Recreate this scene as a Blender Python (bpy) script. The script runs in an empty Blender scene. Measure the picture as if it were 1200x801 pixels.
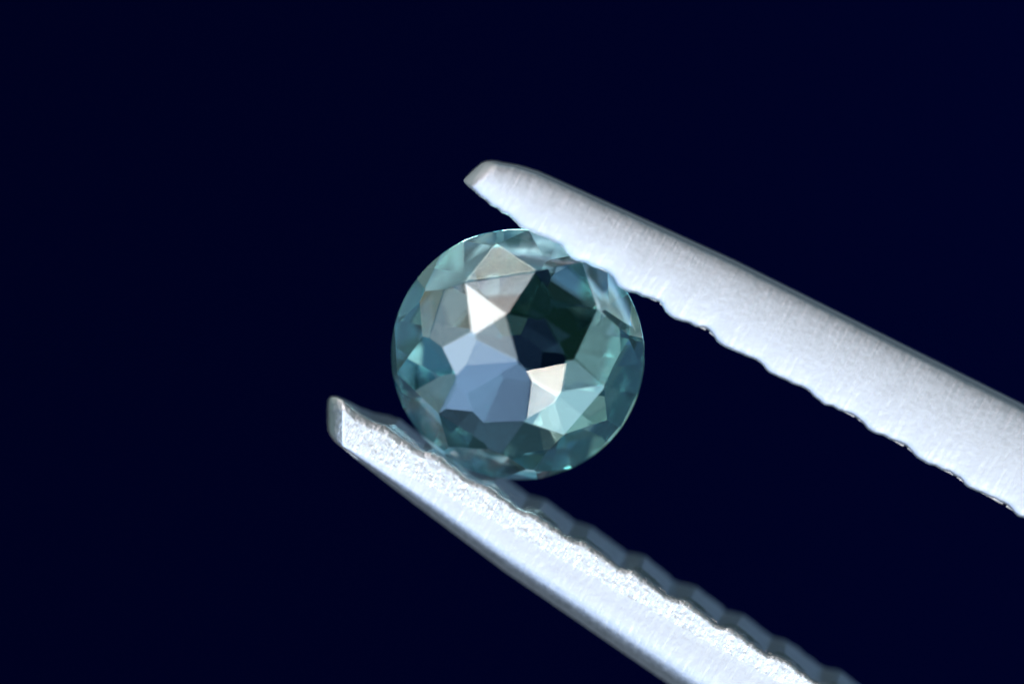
import bpy, math, random
from mathutils import Vector, Matrix

random.seed(7)
scene = bpy.context.scene
MM = 0.001
PX = 2.5 * MM / 148.5          # one photograph pixel at the stone, in metres (stone is 5 mm across)

# ------------------------------------------------------------------ camera
cam_data = bpy.data.cameras.new('camera')
cam = bpy.data.objects.new('camera', cam_data)
scene.collection.objects.link(cam)
scene.camera = cam
CAM_D = 0.30
CX, CY = -6.0 * PX, 15.5 * PX
cam.location = (CX, CY, CAM_D)
cam.rotation_euler = (0, 0, 0)                      # looks straight down
cam_data.sensor_width = 36.0
cam_data.lens = 36.0 * CAM_D / (1200 * PX)
cam_data.clip_start = 0.01
cam_data.clip_end = 10.0
cam_data.dof.use_dof = True
cam_data.dof.focus_distance = CAM_D - 0.0005
cam_data.dof.aperture_fstop = 19.0

# ------------------------------------------------------------------ world and lamps
AMBIENT = (0.0037, 0.0140, 0.0112)
LAMPS = [  # direction from the stone, angular radius in degrees, radiance
    ((-0.539, 0.027, 0.842), 20.8, (1.617, 1.796, 1.720)),
    ((0.767, 0.640, 0.045), 33.3, (0.036, 0.072, 0.106)),
    ((0.359, -0.657, 0.662), 18.6, (0.966, 1.942, 2.518)),
    ((0.487, -0.027, -0.873), 27.0, (0.060, 0.109, 0.169)),
    ((0.386, -0.768, -0.511), 32.7, (0.058, 0.113, 0.134)),
    ((-0.931, 0.184, 0.315), 5.6, (1.584, 1.738, 1.346)),
    ((-0.572, -0.372, 0.731), 25.2, (0.678, 1.127, 1.842)),
    ((-0.376, 0.403, 0.835), 12.9, (4.686, 4.430, 4.417)),
    ((0.999, 0.035, -0.039), 30.8, (0.086, 0.164, 0.252)),
    ((-0.062, 0.611, -0.789), 32.1, (0.025, 0.050, 0.074)),
    ((-0.276, 0.580, -0.767), 8.6, (0.430, 0.494, 0.406)),
    ((-0.652, 0.681, -0.332), 23.5, (0.325, 0.398, 0.331)),
    ((0.049, 0.998, 0.047), 11.8, (0.482, 0.970, 1.235)),
    ((-0.897, 0.399, -0.191), 34.0, (0.038, 0.077, 0.094)),
    ((-0.646, 0.747, -0.158), 6.3, (0.174, 0.350, 0.441)),
    ((-0.235, 0.880, 0.412), 6.0, (6.924, 7.287, 6.308)),
    ((0.713, -0.010, 0.701), 9.0, (0.774, 1.556, 1.685)),
    ((0.270, -0.557, 0.786), 11.1, (14.321, 14.539, 13.414)),
    ((-0.401, -0.562, 0.723), 34.0, (0.106, 0.171, 0.310)),
    ((-0.557, 0.810, 0.184), 6.5, (7.797, 7.017, 6.696)),
    ((0.774, 0.146, -0.616), 6.6, (0.618, 0.708, 0.658)),
    ((-0.881, 0.121, -0.457), 18.9, (0.105, 0.168, 0.152)),
]
world = bpy.data.worlds.new('World')
scene.world = world
world.use_nodes = True
bg = world.node_tree.nodes['Background']
bg.inputs[0].default_value = (*AMBIENT, 1)
bg.inputs[1].default_value = 1.0

LAMP_D = 0.25
for d, rad, L in LAMPS:  # added discs out of view, fitted to give the facets their tones
    ld = bpy.data.lights.new('fitted_lamp', 'AREA')
    ld.shape = 'DISK'
    rr = LAMP_D * math.tan(math.radians(rad))
    ld.size = 2 * rr
    m = max(L)
    ld.color = tuple(c / m for c in L)
    ld.energy = m * math.pi * math.pi * rr * rr
    lo = bpy.data.objects.new('fitted_lamp', ld)
    v = Vector(d).normalized()
    lo.location = v * LAMP_D
    lo.rotation_euler = v.to_track_quat('Z', 'Y').to_euler()
    scene.collection.objects.link(lo)

# added unseen lamp, put in to give the cloth a gradient of light
bl = bpy.data.lights.new('backdrop_fill', 'AREA')
bl.shape = 'DISK'; bl.size = 0.03
bl.energy = 0.035
bl.color = (0.9, 0.95, 1.0)
blo = bpy.data.objects.new('backdrop_fill', bl)
blo.location = (0.075, 0.03, -0.335)
blo.rotation_euler = (0, math.radians(-25), 0)
scene.collection.objects.link(blo)

vs = scene.view_settings
vs.view_transform = 'Standard'
vs.look = 'None'
vs.exposure = 0.0
vs.gamma = 1.0
vs.use_curve_mapping = False
cy = scene.cycles
cy.use_adaptive_sampling = False
cy.max_bounces = 24
cy.transmission_bounces = 24
cy.glossy_bounces = 12
cy.diffuse_bounces = 3
cy.sample_clamp_indirect = 0.0
cy.blur_glossy = 0.0
cy.caustics_reflective = True
cy.caustics_refractive = True

# ------------------------------------------------------------------ helpers
def mat(name):
    m = bpy.data.materials.new(name)
    m.use_nodes = True
    m.node_tree.nodes.clear()
    return m, m.node_tree.nodes, m.node_tree.links

def mesh_obj(name, verts, faces, material, parent=None, smooth=False):
    me = bpy.data.meshes.new(name)
    me.from_pydata(verts, [], faces)
    me.update()
    if smooth:
        me.polygons.foreach_set('use_smooth', [True] * len(me.polygons))
    me.materials.append(material)
    o = bpy.data.objects.new(name, me)
    scene.collection.objects.link(o)
    if parent:
        o.parent = parent
    return o

def empty(name, loc, rot=(0, 0, 0)):
    o = bpy.data.objects.new(name, None)
    o.empty_display_size = 0.002
    o.location = loc
    o.rotation_euler = rot
    scene.collection.objects.link(o)
    return o

# ------------------------------------------------------------------ materials
def gem_material(tint):
    m, n, l = mat('teal_sapphire')
    out = n.new('ShaderNodeOutputMaterial')
    geo = n.new('ShaderNodeNewGeometry')
    mx = n.new('ShaderNodeMix'); mx.data_type = 'RGBA'
    mx.inputs['A'].default_value = (1, 1, 1, 1)
    mx.inputs['B'].default_value = (*tint, 1)      # body colour taken up inside the stone
    l.new(geo.outputs['Backfacing'], mx.inputs['Factor'])
    fo = n.new('ShaderNodeFresnel'); fo.inputs['IOR'].default_value = 2.3    # bright polish outside
    fi = n.new('ShaderNodeFresnel'); fi.inputs['IOR'].default_value = 1.77
    fm = n.new('ShaderNodeMix'); fm.data_type = 'FLOAT'
    l.new(geo.outputs['Backfacing'], fm.inputs[0])
    l.new(fo.outputs[0], fm.inputs[2]); l.new(fi.outputs[0], fm.inputs[3])
    gl = n.new('ShaderNodeBsdfAnisotropic'); gl.inputs['Roughness'].default_value = 0.0
    rf = n.new('ShaderNodeBsdfRefraction'); rf.inputs['Roughness'].default_value = 0.0
    rf.inputs['IOR'].default_value = 1.77
    l.new(mx.outputs['Result'], gl.inputs['Color']); l.new(mx.outputs['Result'], rf.inputs['Color'])
    ms = n.new('ShaderNodeMixShader')
    l.new(fm.outputs[0], ms.inputs[0]); l.new(rf.outputs[0], ms.inputs[1]); l.new(gl.outputs[0], ms.inputs[2])
    l.new(ms.outputs[0], out.inputs[0])
    return m

def steel(name, base, rough, metallic=1.0, streak=0.3, pit=0.0, dist=0.00002):
    m, n, l = mat(name)
    out = n.new('ShaderNodeOutputMaterial')
    p = n.new('ShaderNodeBsdfPrincipled')
    p.inputs['Metallic'].default_value = metallic
    tc = n.new('ShaderNodeTexCoord')
    mp = n.new('ShaderNodeMapping')
    mp.inputs['Rotation'].default_value = (0, 0, math.radians(30))
    mp.inputs['Scale'].default_value = (9000, 1300, 3000)
    l.new(tc.outputs['Object'], mp.inputs[0])
    st = n.new('ShaderNodeTexNoise'); st.inputs['Scale'].default_value = 1.0; st.inputs['Detail'].default_value = 3
    l.new(mp.outputs[0], st.inputs['Vector'])
    fine = n.new('ShaderNodeTexNoise'); fine.inputs['Scale'].default_value = 9000; fine.inputs['Detail'].default_value = 3
    l.new(tc.outputs['Object'], fine.inputs['Vector'])
    big = n.new('ShaderNodeTexNoise'); big.inputs['Scale'].default_value = 900; big.inputs['Detail'].default_value = 3
    l.new(tc.outputs['Object'], big.inputs['Vector'])
    # colour and roughness vary a little
    cr = n.new('ShaderNodeMix'); cr.data_type = 'RGBA'
    cr.inputs['A'].default_value = (*[c * 0.9 for c in base], 1)
    cr.inputs['B'].default_value = (*base, 1)
    l.new(big.outputs['Fac'], cr.inputs['Factor'])
    l.new(cr.outputs['Result'], p.inputs['Base Color'])
    rr = n.new('ShaderNodeMapRange')
    rr.inputs['To Min'].default_value = rough * 0.8
    rr.inputs['To Max'].default_value = rough * 1.2
    l.new(fine.outputs['Fac'], rr.inputs['Value'])
    l.new(rr.outputs[0], p.inputs['Roughness'])
    b1 = n.new('ShaderNodeBump'); b1.inputs['Strength'].default_value = streak; b1.inputs['Distance'].default_value = dist
    l.new(st.outputs['Fac'], b1.inputs['Height'])
    b2 = n.new('ShaderNodeBump'); b2.inputs['Strength'].default_value = pit; b2.inputs['Distance'].default_value = dist
    l.new(fine.outputs['Fac'], b2.inputs['Height'])
    l.new(b1.outputs[0], b2.inputs['Normal'])
    l.new(b2.outputs[0], p.inputs['Normal'])
    l.new(p.outputs[0], out.inputs[0])
    return m

STEEL = steel('satin_steel', (0.70, 0.68, 0.73), 0.54, streak=0.75, pit=0.35)
STEEL_FILED = steel('filed_steel', (0.74, 0.72, 0.75), 0.42, streak=1.0, pit=1.0)
STEEL_GRIP = steel('grip_steel', (0.84, 0.77, 0.78), 0.32, streak=0.9, pit=0.6)

# ------------------------------------------------------------------ backdrop
m, n, l = mat('navy_cloth')
out = n.new('ShaderNodeOutputMaterial')
d = n.new('ShaderNodeBsdfDiffuse')
tc = n.new('ShaderNodeTexCoord')
nz = n.new('ShaderNodeTexNoise'); nz.inputs['Scale'].default_value = 60; nz.inputs['Detail'].default_value = 4
l.new(tc.outputs['Object'], nz.inputs['Vector'])
mx = n.new('ShaderNodeMix'); mx.data_type = 'RGBA'
mx.inputs['A'].default_value = (0.0004, 0.0016, 0.031, 1)
mx.inputs['B'].default_value = (0.0007, 0.0026, 0.044, 1)
l.new(nz.outputs['Fac'], mx.inputs['Factor'])
l.new(mx.outputs['Result'], d.inputs['Color'])
l.new(d.outputs[0], out.inputs[0])
bz = -0.40
N = 24
bv, bf = [], []
for j in range(N + 1):
    for i in range(N + 1):
        x = (i / N - 0.5) * 0.60; y = (j / N - 0.5) * 0.45
        bv.append((x, y, 0.0015 * math.sin(x * 31 + 1) * math.cos(y * 23)))
for j in range(N):
    for i in range(N):
        a = j * (N + 1) + i
        bf.append((a, a + 1, a + N + 2, a + N + 1))
cloth = mesh_obj('backdrop', bv, bf, m, smooth=True)
cloth.location = (0, 0, bz)
cloth['kind'] = 'structure'

# ------------------------------------------------------------------ gemstone
GEM = dict(a1=0.16116, a2=0.35418, a3=0.95993, pa=0.37375, rp=0.71846, rs=0.90498, rv=0.43255, rb=0.38072, zb=0.33724, fo=0.30808, g=0.00904, spin=0.54549, tx=0.15837, ty=-0.04310, ox=-0.00502, oy=-0.00589, tr=0.77025, tg=0.95047, tb=0.96190)
# small cutting errors of the facets: two tilts and an offset each
JIT = [(-0.0084, 0.0000, -0.0003), (-0.0209, -0.0056, -0.0043), (-0.0495, 0.0313, 0.0184), (0.0291, -0.0336, 0.0036), (0.0591, -0.0772, 0.0058), (-0.0148, -0.0395, 0.0153), (-0.0053, 0.0284, -0.0124), (0.0256, 0.0146, 0.0049), (0.0333, -0.0273, 0.0022), (0.0092, 0.0028, -0.0029), (0.0080, -0.0501, -0.0022), (0.0328, -0.0380, 0.0063), (-0.0109, -0.0220, 0.0161), (0.0314, 0.0232, 0.0090), (0.0015, 0.0153, 0.0014), (0.0098, -0.0096, -0.0026), (0.0177, -0.0042, -0.0059), (0.0682, -0.0001, 0.0066), (-0.0052, -0.0382, 0.0066), (-0.0035, 0.0413, 0.0081), (-0.0130, 0.0378, 0.0059), (0.0102, 0.0320, -0.0001), (-0.0208, 0.0320, 0.0011), (0.0714, -0.0052, 0.0118), (-0.0222, 0.0175, -0.0153), (0.0073, 0.0737, 0.0172), (-0.0320, 0.0404, -0.0051), (-0.0021, -0.0689, -0.0059), (0.0009, 0.0209, -0.0057), (0.0463, -0.0230, 0.0069), (-0.0170, -0.0042, 0.0048), (-0.0046, -0.0165, 0.0041), (0.0062, -0.0167, 0.0006), (0.0303, 0.0102, -0.0167), (0.0617, -0.0328, 0.0011), (-0.0278, -0.0060, -0.0143), (0.0392, -0.0276, -0.0023), (0.0308, -0.0135, -0.0046), (0.0341, -0.0057, 0.0038), (-0.0420, -0.0066, -0.0095), (-0.0466, -0.0071, -0.0186), (0.0131, 0.0749, -0.0034), (-0.0266, -0.0258, -0.0000), (-0.0300, -0.0224, -0.0035), (-0.0096, 0.0195, -0.0034), (-0.0215, 0.0029, -0.0016), (0.0285, 0.0405, -0.0187), (-0.0302, 0.0531, 0.0113), (0.0087, -0.0176, -0.0092), (-0.0044, -0.0082, 0.0029), (0.0071, 0.0009, 0.0002), (0.0045, -0.0171, -0.0006), (-0.0069, 0.0110, 0.0200), (-0.0171, -0.0067, -0.0030), (0.0716, -0.0111, 0.0150), (-0.0237, 0.0727, 0.0135), (0.0059, -0.0184, -0.0050), (-0.0002, -0.0069, 0.0064), (0.0330, -0.0004, 0.0004), (-0.0125, -0.0060, -0.0099), (-0.0394, -0.0055, -0.0069), (-0.0238, -0.0220, -0.0040), (0.0411, 0.0002, -0.0011), (-0.0073, 0.0036, -0.0024), (0.0384, 0.0170, 0.0184), (0.0339, 0.0108, 0.0006), (0.0375, -0.0409, 0.0047), (0.0329, 0.0139, -0.0073), (0.0035, -0.0013, 0.0031), (-0.0192, -0.0172, -0.0179), (0.0639, -0.0184, 0.0149), (-0.0267, 0.0154, -0.0051), (-0.0084, -0.0271, 0.0021), (0.0188, -0.0085, 0.0083), (-0.0028, 0.0363, 0.0141), (-0.0032, 0.0041, -0.0026), (-0.0165, -0.0024, 0.0026), (-0.0185, 0.0038, 0.0022), (-0.0060, -0.0193, 0.0028), (-0.0004, 0.0073, -0.0136), (0.0039, -0.0075, 0.0118)]
R = 2.5 * MM

def cyl(r, f, z):
    return Vector((r * math.cos(f), r * math.sin(f), z))

def plane3(a, b, c):
    nn = (b - a).cross(c - a).normalized()
    dd = nn.dot(a)
    if dd < 0:
        nn, dd = -nn, -dd
    return nn, dd

def gem_planes(p, ng=96):
    g = p['g']; t = math.tan; c8 = math.cos(math.pi / 8); h = math.pi / 8
    rV, rP, rS, rb = p['rv'], p['rp'], p['rs'], p['rb']
    zP = g + (1 - rP) * t(p['a3']); zS = g + (1 - rS * c8) * t(p['a3'])
    zV = zP + (rP - rV * c8) * t(p['a2']); zC = zV + rV * c8 * t(p['a1'])
    zb = -g - (1 - rb * c8) * t(p['pa'])
    out = []
    def add(name, *v):
        nn, dd = plane3(*v[:3])
        out.append([name, nn, dd, sum(v, Vector()) / len(v)])
    for k in range(8):
        f = k * math.pi / 4
        add('center_facet', cyl(rV, f - h, zV), cyl(rV, f + h, zV), cyl(0, 0, zC))
        add('kite_facet', cyl(rV, f - h, zV), cyl(rV, f + h, zV), cyl(rP, f, zP))
        add('wedge_facet', cyl(rP, f, zP), cyl(rP, f + 2 * h, zP), cyl(rV, f + h, zV))
        add('star_facet', cyl(rP, f, zP), cyl(rP, f + 2 * h, zP), cyl(rS, f + h, zS))
        add('bezel_facet', cyl(rS, f - h, zS), cyl(rS, f + h, zS), cyl(1, f, g), cyl(rP, f, zP))
        for s in (-1, 1):
            add('upper_girdle_facet', cyl(1, f, g), cyl(1, f + s * h, g), cyl(rS, f + s * h, zS))
    for k in range(8):
        f = k * math.pi / 4 + p['fo']
        add('pavilion_facet', cyl(1, f, -g), cyl(rb, f - h, zb), cyl(rb, f + h, zb))
        for s in (-1, 1):
            add('lower_girdle_facet', cyl(1, f, -g), cyl(1, f + s * h, -g), cyl(rb, f + s * h, zb))
    out.append(['culet_facet', Vector((0, 0, -1)), p['zb'], Vector((0, 0, -p['zb']))])
    for q, (ju, jv, jo) in zip(out, JIT):
        nn = q[1]
        up = Vector((0, 0, 1)) if abs(nn.z) < 0.99 else Vector((1, 0, 0))
        u = up.cross(nn).normalized(); v = nn.cross(u)
        n2 = (nn + u * ju + v * jv).normalized()
        q[1] = n2; q[2] = n2.dot(q[3]) + jo
    # the girdle stays round: facets end at it
    for i, q in enumerate(out[:80]):
        if i < 56:
            k, w = divmod(i, 7); f = k * math.pi / 4
            sp = {4: (0,), 5: (0, -h / 2, -h), 6: (0, h / 2, h)}.get(w)
        else:
            k, w = divmod(i - 56, 3); f = k * math.pi / 4 + p['fo']
            sp = {0: (0,), 1: (0, -h / 2, -h), 2: (0, h / 2, h)}[w]
        if sp:
            q[2] = max(q[2], max(q[1].x * math.cos(f + a) + q[1].y * math.sin(f + a) for a in sp) * 0.997 + 0.004)
    for i in range(ng):
        a = 2 * math.pi * i / ng
        out.append(['girdle', Vector((math.cos(a), math.sin(a), 0)), 0.997, None])
    return out

def clip_poly(poly, nn, dd):
    res = []
    for i in range(len(poly)):
        a, b = poly[i - 1], poly[i]
        da, db = nn.dot(a) - dd, nn.dot(b) - dd
        if (da <= 0) != (db <= 0):
            res.append(a + (b - a) * (da / (da - db)))
        if db <= 0:
            res.append(b)
    return res

def build_gem():
    # double precision through plain tuples is not needed: shared corners are snapped together below
    pl = gem_planes(GEM)
    s = GEM['spin']
    Rz = Matrix.Rotation(s, 3, 'Z'); Rx = Matrix.Rotation(GEM['tx'], 3, 'X'); Ry = Matrix.Rotation(GEM['ty'], 3, 'Y')
    root = empty('gemstone', (-GEM['ox'] * R, -GEM['oy'] * R, 0), (Ry @ Rx @ Rz).to_euler())
    root['label'] = 'round rose cut teal blue gemstone gripped between the two steel tweezer tips'
    root['category'] = 'gemstone'
    gm = gem_material((GEM['tr'], GEM['tg'], GEM['tb']))
    corners = []
    def snap(v):
        for c in corners:
            if (c - v).length < 4e-4:
                return c
        corners.append(v.copy())
        return v
    girdle_v, girdle_f = [], []
    for i, (name, nn, dd, _) in enumerate(pl):
        up = Vector((0, 0, 1)) if abs(nn.z) < 0.9 else Vector((1, 0, 0))
        u = up.cross(nn).normalized(); v = nn.cross(u)
        o = nn * dd
        poly = [o + u * 3 + v * 3, o - u * 3 + v * 3, o - u * 3 - v * 3, o + u * 3 - v * 3]
        if (poly[1] - poly[0]).cross(poly[2] - poly[0]).dot(nn) < 0:
            poly.reverse()
        for j, (_, n2, d2, _) in enumerate(pl):
            if j != i:
                poly = clip_poly(poly, n2, d2)
                if len(poly) < 3:
                    break
        if len(poly) < 3:
            continue
        q = []
        for w in poly:
            w = snap(w)
            if not q or (w is not q[-1] and w is not q[0]):
                q.append(w)
        if len(q) < 3:
            continue
        vv = [tuple(w * R) for w in q]
        if name == 'girdle':
            b = len(girdle_v); girdle_v += vv; girdle_f.append(tuple(range(b, b + len(vv))))
        else:
            mesh_obj(name, vv, [tuple(range(len(vv)))], gm, root)
    mesh_obj('girdle', girdle_v, girdle_f, gm, root)
    return root

gem = build_gem()

# ------------------------------------------------------------------ tweezers
ANG = math.radians(30.3)
# local axes: x along the arm from the tip, y towards the opposite jaw, z towards the camera; unit = photograph pixel
OX, OY = (400 - 606) * PX, (416 - 490) * PX
tw = empty('tweezers', (OX, OY, 0), (0, 0, -ANG))
tw['label'] = 'satin steel tweezers with ridged grip faces holding the teal gemstone'
tw['category'] = 'tweezers'

def lerp_tab(tab, s):
    if s <= tab[0][0]:
        return tab[0][1]
    for (a, va), (b, vb) in zip(tab, tab[1:]):
        if s <= b:
            return va + (vb - va) * (s - a) / (b - a)
    return tab[-1][1]

PERIOD = 67.0
def bump(s, phase):
    a = 2 * math.pi * (s - phase) / PERIOD
    return 0.85 * math.cos(a) - 0.28 * math.sin(2 * a)

def stations():
    st = []
    s = 0.0
    while s < 1150:
        st.append(s); s += 4 if s < 760 else 12
    while s < 7200:
        st.append(s); s += 150
    st.append(7200.0)
    return st

def loft(name, rings, material, parent, mats=None):
    n_ = len(rings[0])
    verts = [tuple(c * PX for c in p) for r_ in rings for p in r_]
    faces, idx = [], []
    for i in range(len(rings) - 1):
        for k in range(n_):
            a = i * n_ + k; b = i * n_ + (k + 1) % n_
            faces.append((a, b, b + n_, a + n_)); idx.append(k)
    # rounded end caps
    c0 = [sum(p[j] for p in rings[0]) / n_ * PX for j in range(3)]
    c1 = [sum(p[j] for p in rings[-1]) / n_ * PX for j in range(3)]
    verts += [tuple(c0), tuple(c1)]
    a0 = len(verts) - 2
    for k in range(n_):
        faces.append((a0, (k + 1) % n_, k)); idx.append(k)
        e = (len(rings) - 1) * n_
        faces.append((a0 + 1, e + k, e + (k + 1) % n_)); idx.append(k)
    o = mesh_obj(name, verts, faces, material, parent, smooth=True)
    if mats:
        for mm in mats:
            o.data.materials.append(mm)
    return o, idx

rnd = random.Random(3)
WOB = [(rnd.uniform(0.02, 0.12), rnd.uniform(0, 6.3), rnd.uniform(0.3, 1.0)) for _ in range(8)]
FINE = [(rnd.uniform(0.16, 0.5), rnd.uniform(0, 6.3), rnd.uniform(0.2, 0.5)) for _ in range(9)]
def wob(s):
    return sum(a * math.sin(f * s + p) for f, p, a in WOB) * 0.45 + sum(a * math.sin(f * s + p) for f, p, a in FINE) * 0.55

# far shape: both arms bow apart a little, then meet at the joint
def far(s):
    return 0.0 if s < 1100 else 60.0 * math.sin(math.pi * min(1, (s - 1100) / 5600))

ZL = 12.0      # front edge of the lower jaw
A_L = [(0, -29), (22, -32), (254, -58), (488, -75), (760, -92), (1150, -112), (7200, -130)]
B_L = [(0, -27), (15, -26), (147, -14), (313, -11), (559, -6), (900, -2), (7200, 0)]
def c_low(s):
    base = 17.5 if s < 1100 else 17.5 + (s - 1100) / 6100 * 141 - far(s)
    tip = 3.5 * math.exp(-max(s, 0) / 14)
    amp = 2.6 if s < 1100 else 0
    return base + tip + amp * bump(s, 60) * (1 - math.exp(-max(s, 0) / 40)) + wob(s) * 0.9 * (s < 1100)

def dsc(s):
    return 0.40 + 0.60 * (1 - math.exp(-max(s, 0) / 90.0))

def ring_low(s, shrink=0.0, push=0.0, slant=True, zoff=0.0):
    sh = far(s)
    vc = c_low(s); va = lerp_tab(A_L, s) - (sh if s > 1100 else 0) + (0 if s < 1100 else (s - 1100) / 6100 * 141)
    vb = lerp_tab(B_L, s) - (sh if s > 1100 else 0) + (0 if s < 1100 else (s - 1100) / 6100 * 141)
    pts = []
    pts.append((vc + 17, ZL - 100))
    for t in (0.75, 0.5, 0.25, 0.08):
        pts.append((vc + 17 * t, ZL - 7 - 93 * t))
    pts += [(vc + 0.6, ZL - 7), (vc - 0.3, ZL - 2.0), (vc - 1.8, ZL + 0.2)]
    for t in (0.25, 0.5, 0.75, 0.93):
        pts.append((vc - 1.8 + (vb - vc + 1.8) * t, ZL + 0.2 - 2.6 * t))
    for t in (0.03, 0.15, 0.3, 0.5, 0.7, 0.82, 0.9, 0.955, 1.0):
        pts.append((vb + (va - vb) * t, ZL - 2.6 - 3.5 * t - 44 * t ** 9))
    pts += [(va + 1.5, ZL - 60), (va + 8, ZL - 100)]
    k_ = dsc(s); e_ = 1 - math.exp(-(max(s, 0) + 2) / 60.0)
    pts = [(v_ if i > 4 else vc + (v_ - vc) * e_, ZL + (z_ - ZL) * (k_ if z_ < ZL - 20 else 1)) for i, (v_, z_) in enumerate(pts)]
    vm = 0.5 * (vc + va)
    out_ = []
    for v_, z_ in pts:
        x = s + push
        if slant:
            x += (4 - (vm + (v_ - vm) * (1 - shrink))) * 0.578 * math.exp(-max(s, 0) / 60.0)
        out_.append((x, vm + (v_ - vm) * (1 - shrink), ZL - 20 + (z_ - ZL + 20) * (1 - shrink) + zoff))
    return out_

rings = [ring_low(0, 0.62, -21, zoff=-17), ring_low(0, 0.38, -20, zoff=-13), ring_low(0, 0.22, -17, zoff=-9.5), ring_low(0, 0.11, -12.5, zoff=-6.5), ring_low(0, 0.04, -7, zoff=-3.5), ring_low(0, 0.008, -1.5, zoff=-0.6)]
rings += [ring_low(s) for s in stations()]
arm_low, idx = loft('arm', rings, STEEL, tw, [STEEL_FILED, STEEL_GRIP])
for poly, k in zip(arm_low.data.polygons, idx):
    if 6 <= k <= 11:
        poly.material_index = 1
    elif k <= 4:
        poly.material_index = 2

ZU = 58.0
A_U = [(0, 352), (20, 359), (48, 365), (304, 391), (682, 416), (1150, 440), (7200, 450)]
def c_up(s):
    base = lerp_tab([(0, 309), (20, 305.5), (43, 302), (90, 301.5), (200, 301), (400, 301.5), (750, 304), (7200, 304)], s)
    if s > 1100:
        base -= (s - 1100) / 6100 * 141 - far(s)
    amp = lerp_tab([(0, 0), (30, 1.5), (100, 3.2), (170, 4.6), (330, 4.2), (400, 2.6), (1100, 2.2), (1101, 0)], s)
    return base - amp * bump(s, 212) + wob(s + 500) * 0.8 * (s < 1100)

def ring_up(s, shrink=0.0, push=0.0, zoff=0.0):
    k_ = 0 if s < 1100 else (s - 1100) / 6100 * 141 - far(s)
    vc = c_up(s); va = lerp_tab(A_U, s) - k_
    pts = [(vc + 17, ZU - 110)]
    for t in (0.75, 0.5, 0.25, 0.08):
        pts.append((vc + 17 * t, ZU - 5 - 105 * t))
    pts += [(vc - 0.2, ZU - 5), (vc + 0.6, ZU - 2), (vc + 2.5, ZU - 0.3)]
    for t in (0.06, 0.14, 0.24, 0.35, 0.46, 0.58, 0.7, 0.8, 0.87, 0.92, 0.95):
        pts.append((vc + 2.5 + (va - vc - 2.5) * t, ZU + 15.0 * t * (1 - t) - 6 * t ** 14))
    pts += [(vc + (va - vc) * 0.975, ZU - 16), (va - 0.3, ZU - 34), (va + 1.2, ZU - 62), (va + 1.0, ZU - 92), (va - 5, ZU - 110)]
    vm = 0.5 * (vc + va) - 10
    out_ = []
    for v_, z_ in pts:
        x = s + push + (vm + (v_ - vm) * (1 - shrink) - 318) * 0.30 * math.exp(-max(s, 0) / 50.0)
        out_.append((x, vm + (v_ - vm) * (1 - shrink), ZU - 45 + (z_ - ZU + 45) * (1 - shrink) + zoff))
    return out_

rings = [ring_up(0, 0.6, -16, -14), ring_up(0, 0.34, -15, -10), ring_up(0, 0.2, -12.5, -6.5), ring_up(0, 0.1, -8.5, -3.5), ring_up(0, 0.03, -3.5, -1)]
rings += [ring_up(s) for s in stations()]
# the section runs the other way round, so flip it to keep the normals outward
rings = [list(reversed(r_)) for r_ in rings]
arm_up, idx = loft('arm', rings, STEEL, tw, [STEEL_FILED, STEEL_GRIP])
for poly, k in zip(arm_up.data.polygons, idx):
    if k >= len(rings[0]) - 6 and k != len(rings[0]) - 1:
        poly.material_index = 2

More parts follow.
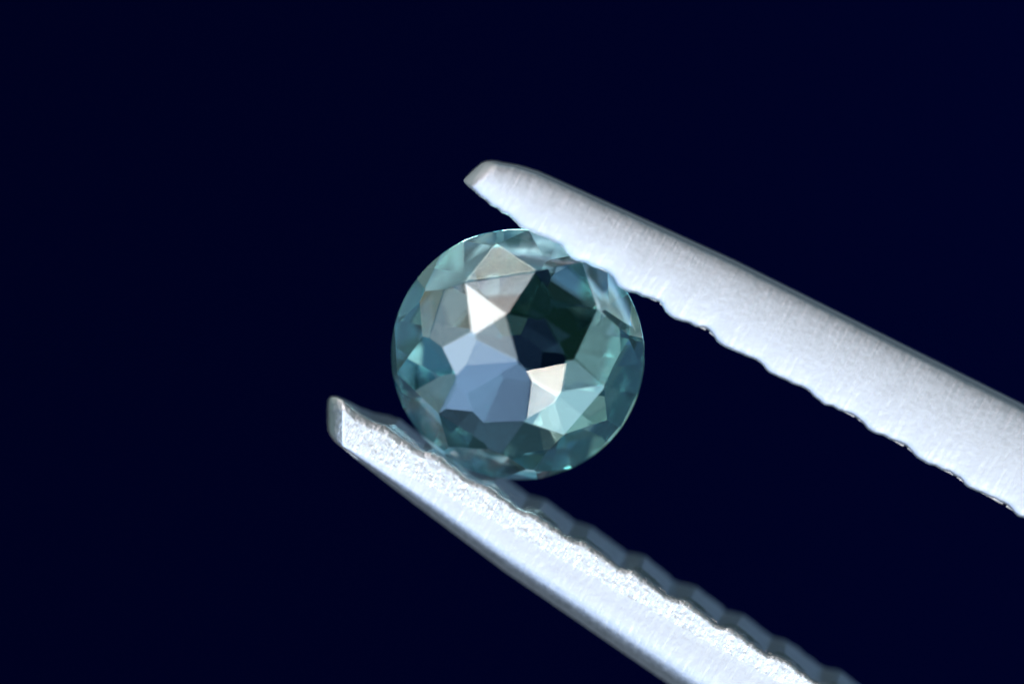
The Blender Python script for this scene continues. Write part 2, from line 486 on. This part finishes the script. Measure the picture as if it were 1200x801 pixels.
# ridges filed across the grip faces
def ridge(parent, s0, v0, sgn, z_front, depth, height, width, lean):
    verts, faces = [], []
    nz_, ns = 8, 10
    hj = rnd.uniform(0.8, 1.2); skew = rnd.uniform(-4, 4)
    for j in range(nz_ + 1):
        t = j / nz_
        z = z_front - depth * t
        fall = min(1.0, (t / 0.06)) ** 0.5 * min(1.0, ((1 - t) / 0.05 + 0.25)) ** 0.5
        for i in range(ns + 1):
            q = i / ns * 2 - 1
            h_ = height * (min((q + 1) / 0.55, 1.0) if q < -0.45 else (1 - q) / 1.45) ** 0.95 * (0.35 + 0.65 * fall)
            h_ *= hj
            verts.append((s0 + q * width / 2 + rnd.uniform(-0.8, 0.8) * (0 < i < ns) + skew * t, rnd.uniform(-0.35, 0.35) + v0 + lean * t + sgn * (h_ - 1.5), z))
    for j in range(nz_):
        for i in range(ns):
            a = j * (ns + 1) + i
            f = (a, a + 1, a + ns + 2, a + ns + 1)
            faces.append(f)
    b = len(verts)
    for j in range(nz_ + 1):
        for i in (0, ns):
            x, y, z = verts[j * (ns + 1) + i]
            verts.append((x, y - sgn * 3, z))
    # close the underside and the two ends
    for j in range(nz_):
        faces.append((b + 2 * j, b + 2 * j + 1, b + 2 * j + 3, b + 2 * j + 2))
        faces.append((j * (ns + 1), (j + 1) * (ns + 1), b + 2 * j + 2, b + 2 * j))
        faces.append((j * (ns + 1) + ns, b + 2 * j + 1, b + 2 * j + 3, (j + 1) * (ns + 1) + ns))
    faces.append(tuple(range(ns + 1)) + (b + 1, b))
    e = nz_ * (ns + 1)
    faces.append(tuple(reversed(range(e, e + ns + 1))) + (b + 2 * nz_, b + 2 * nz_ + 1))
    o = mesh_obj('ridge', [tuple(c * PX for c in p) for p in verts], faces, STEEL_GRIP, parent)
    return o

for k in range(15):
    s0 = 60 + 67 * k
    q_ = dsc(s0)
    e_ = 1 - math.exp(-(s0 + 2) / 60.0)
    ridge(arm_low, s0 + 6 + rnd.uniform(-4, 4), 17.5 + rnd.uniform(-0.8, 0.8), 1, ZL - 9, 90 * q_ - 2, 7.0 + rnd.uniform(-1.5, 1.5), 60 + rnd.uniform(-5, 5), 17 * e_)
    if k:
        ridge(arm_up, 11 + 67 * k + 6, 302, -1, ZU - 8, 98, 3.6, 62, 17)

# joint far behind the jaws
def joint():
    rings_ = []
    for s, w in ((6900, 0.75), (6930, 1.0), (7400, 1.0), (7440, 0.7)):
        vc, hw, hz = 160, 150 * w, 62 * w
        rings_.append([(s, vc + hw * math.cos(a) , ZL - 30 + hz * math.sin(a)) for a in [i * math.pi / 10 for i in range(20)]])
    o, _ = loft('joint', rings_, STEEL, tw)
joint()
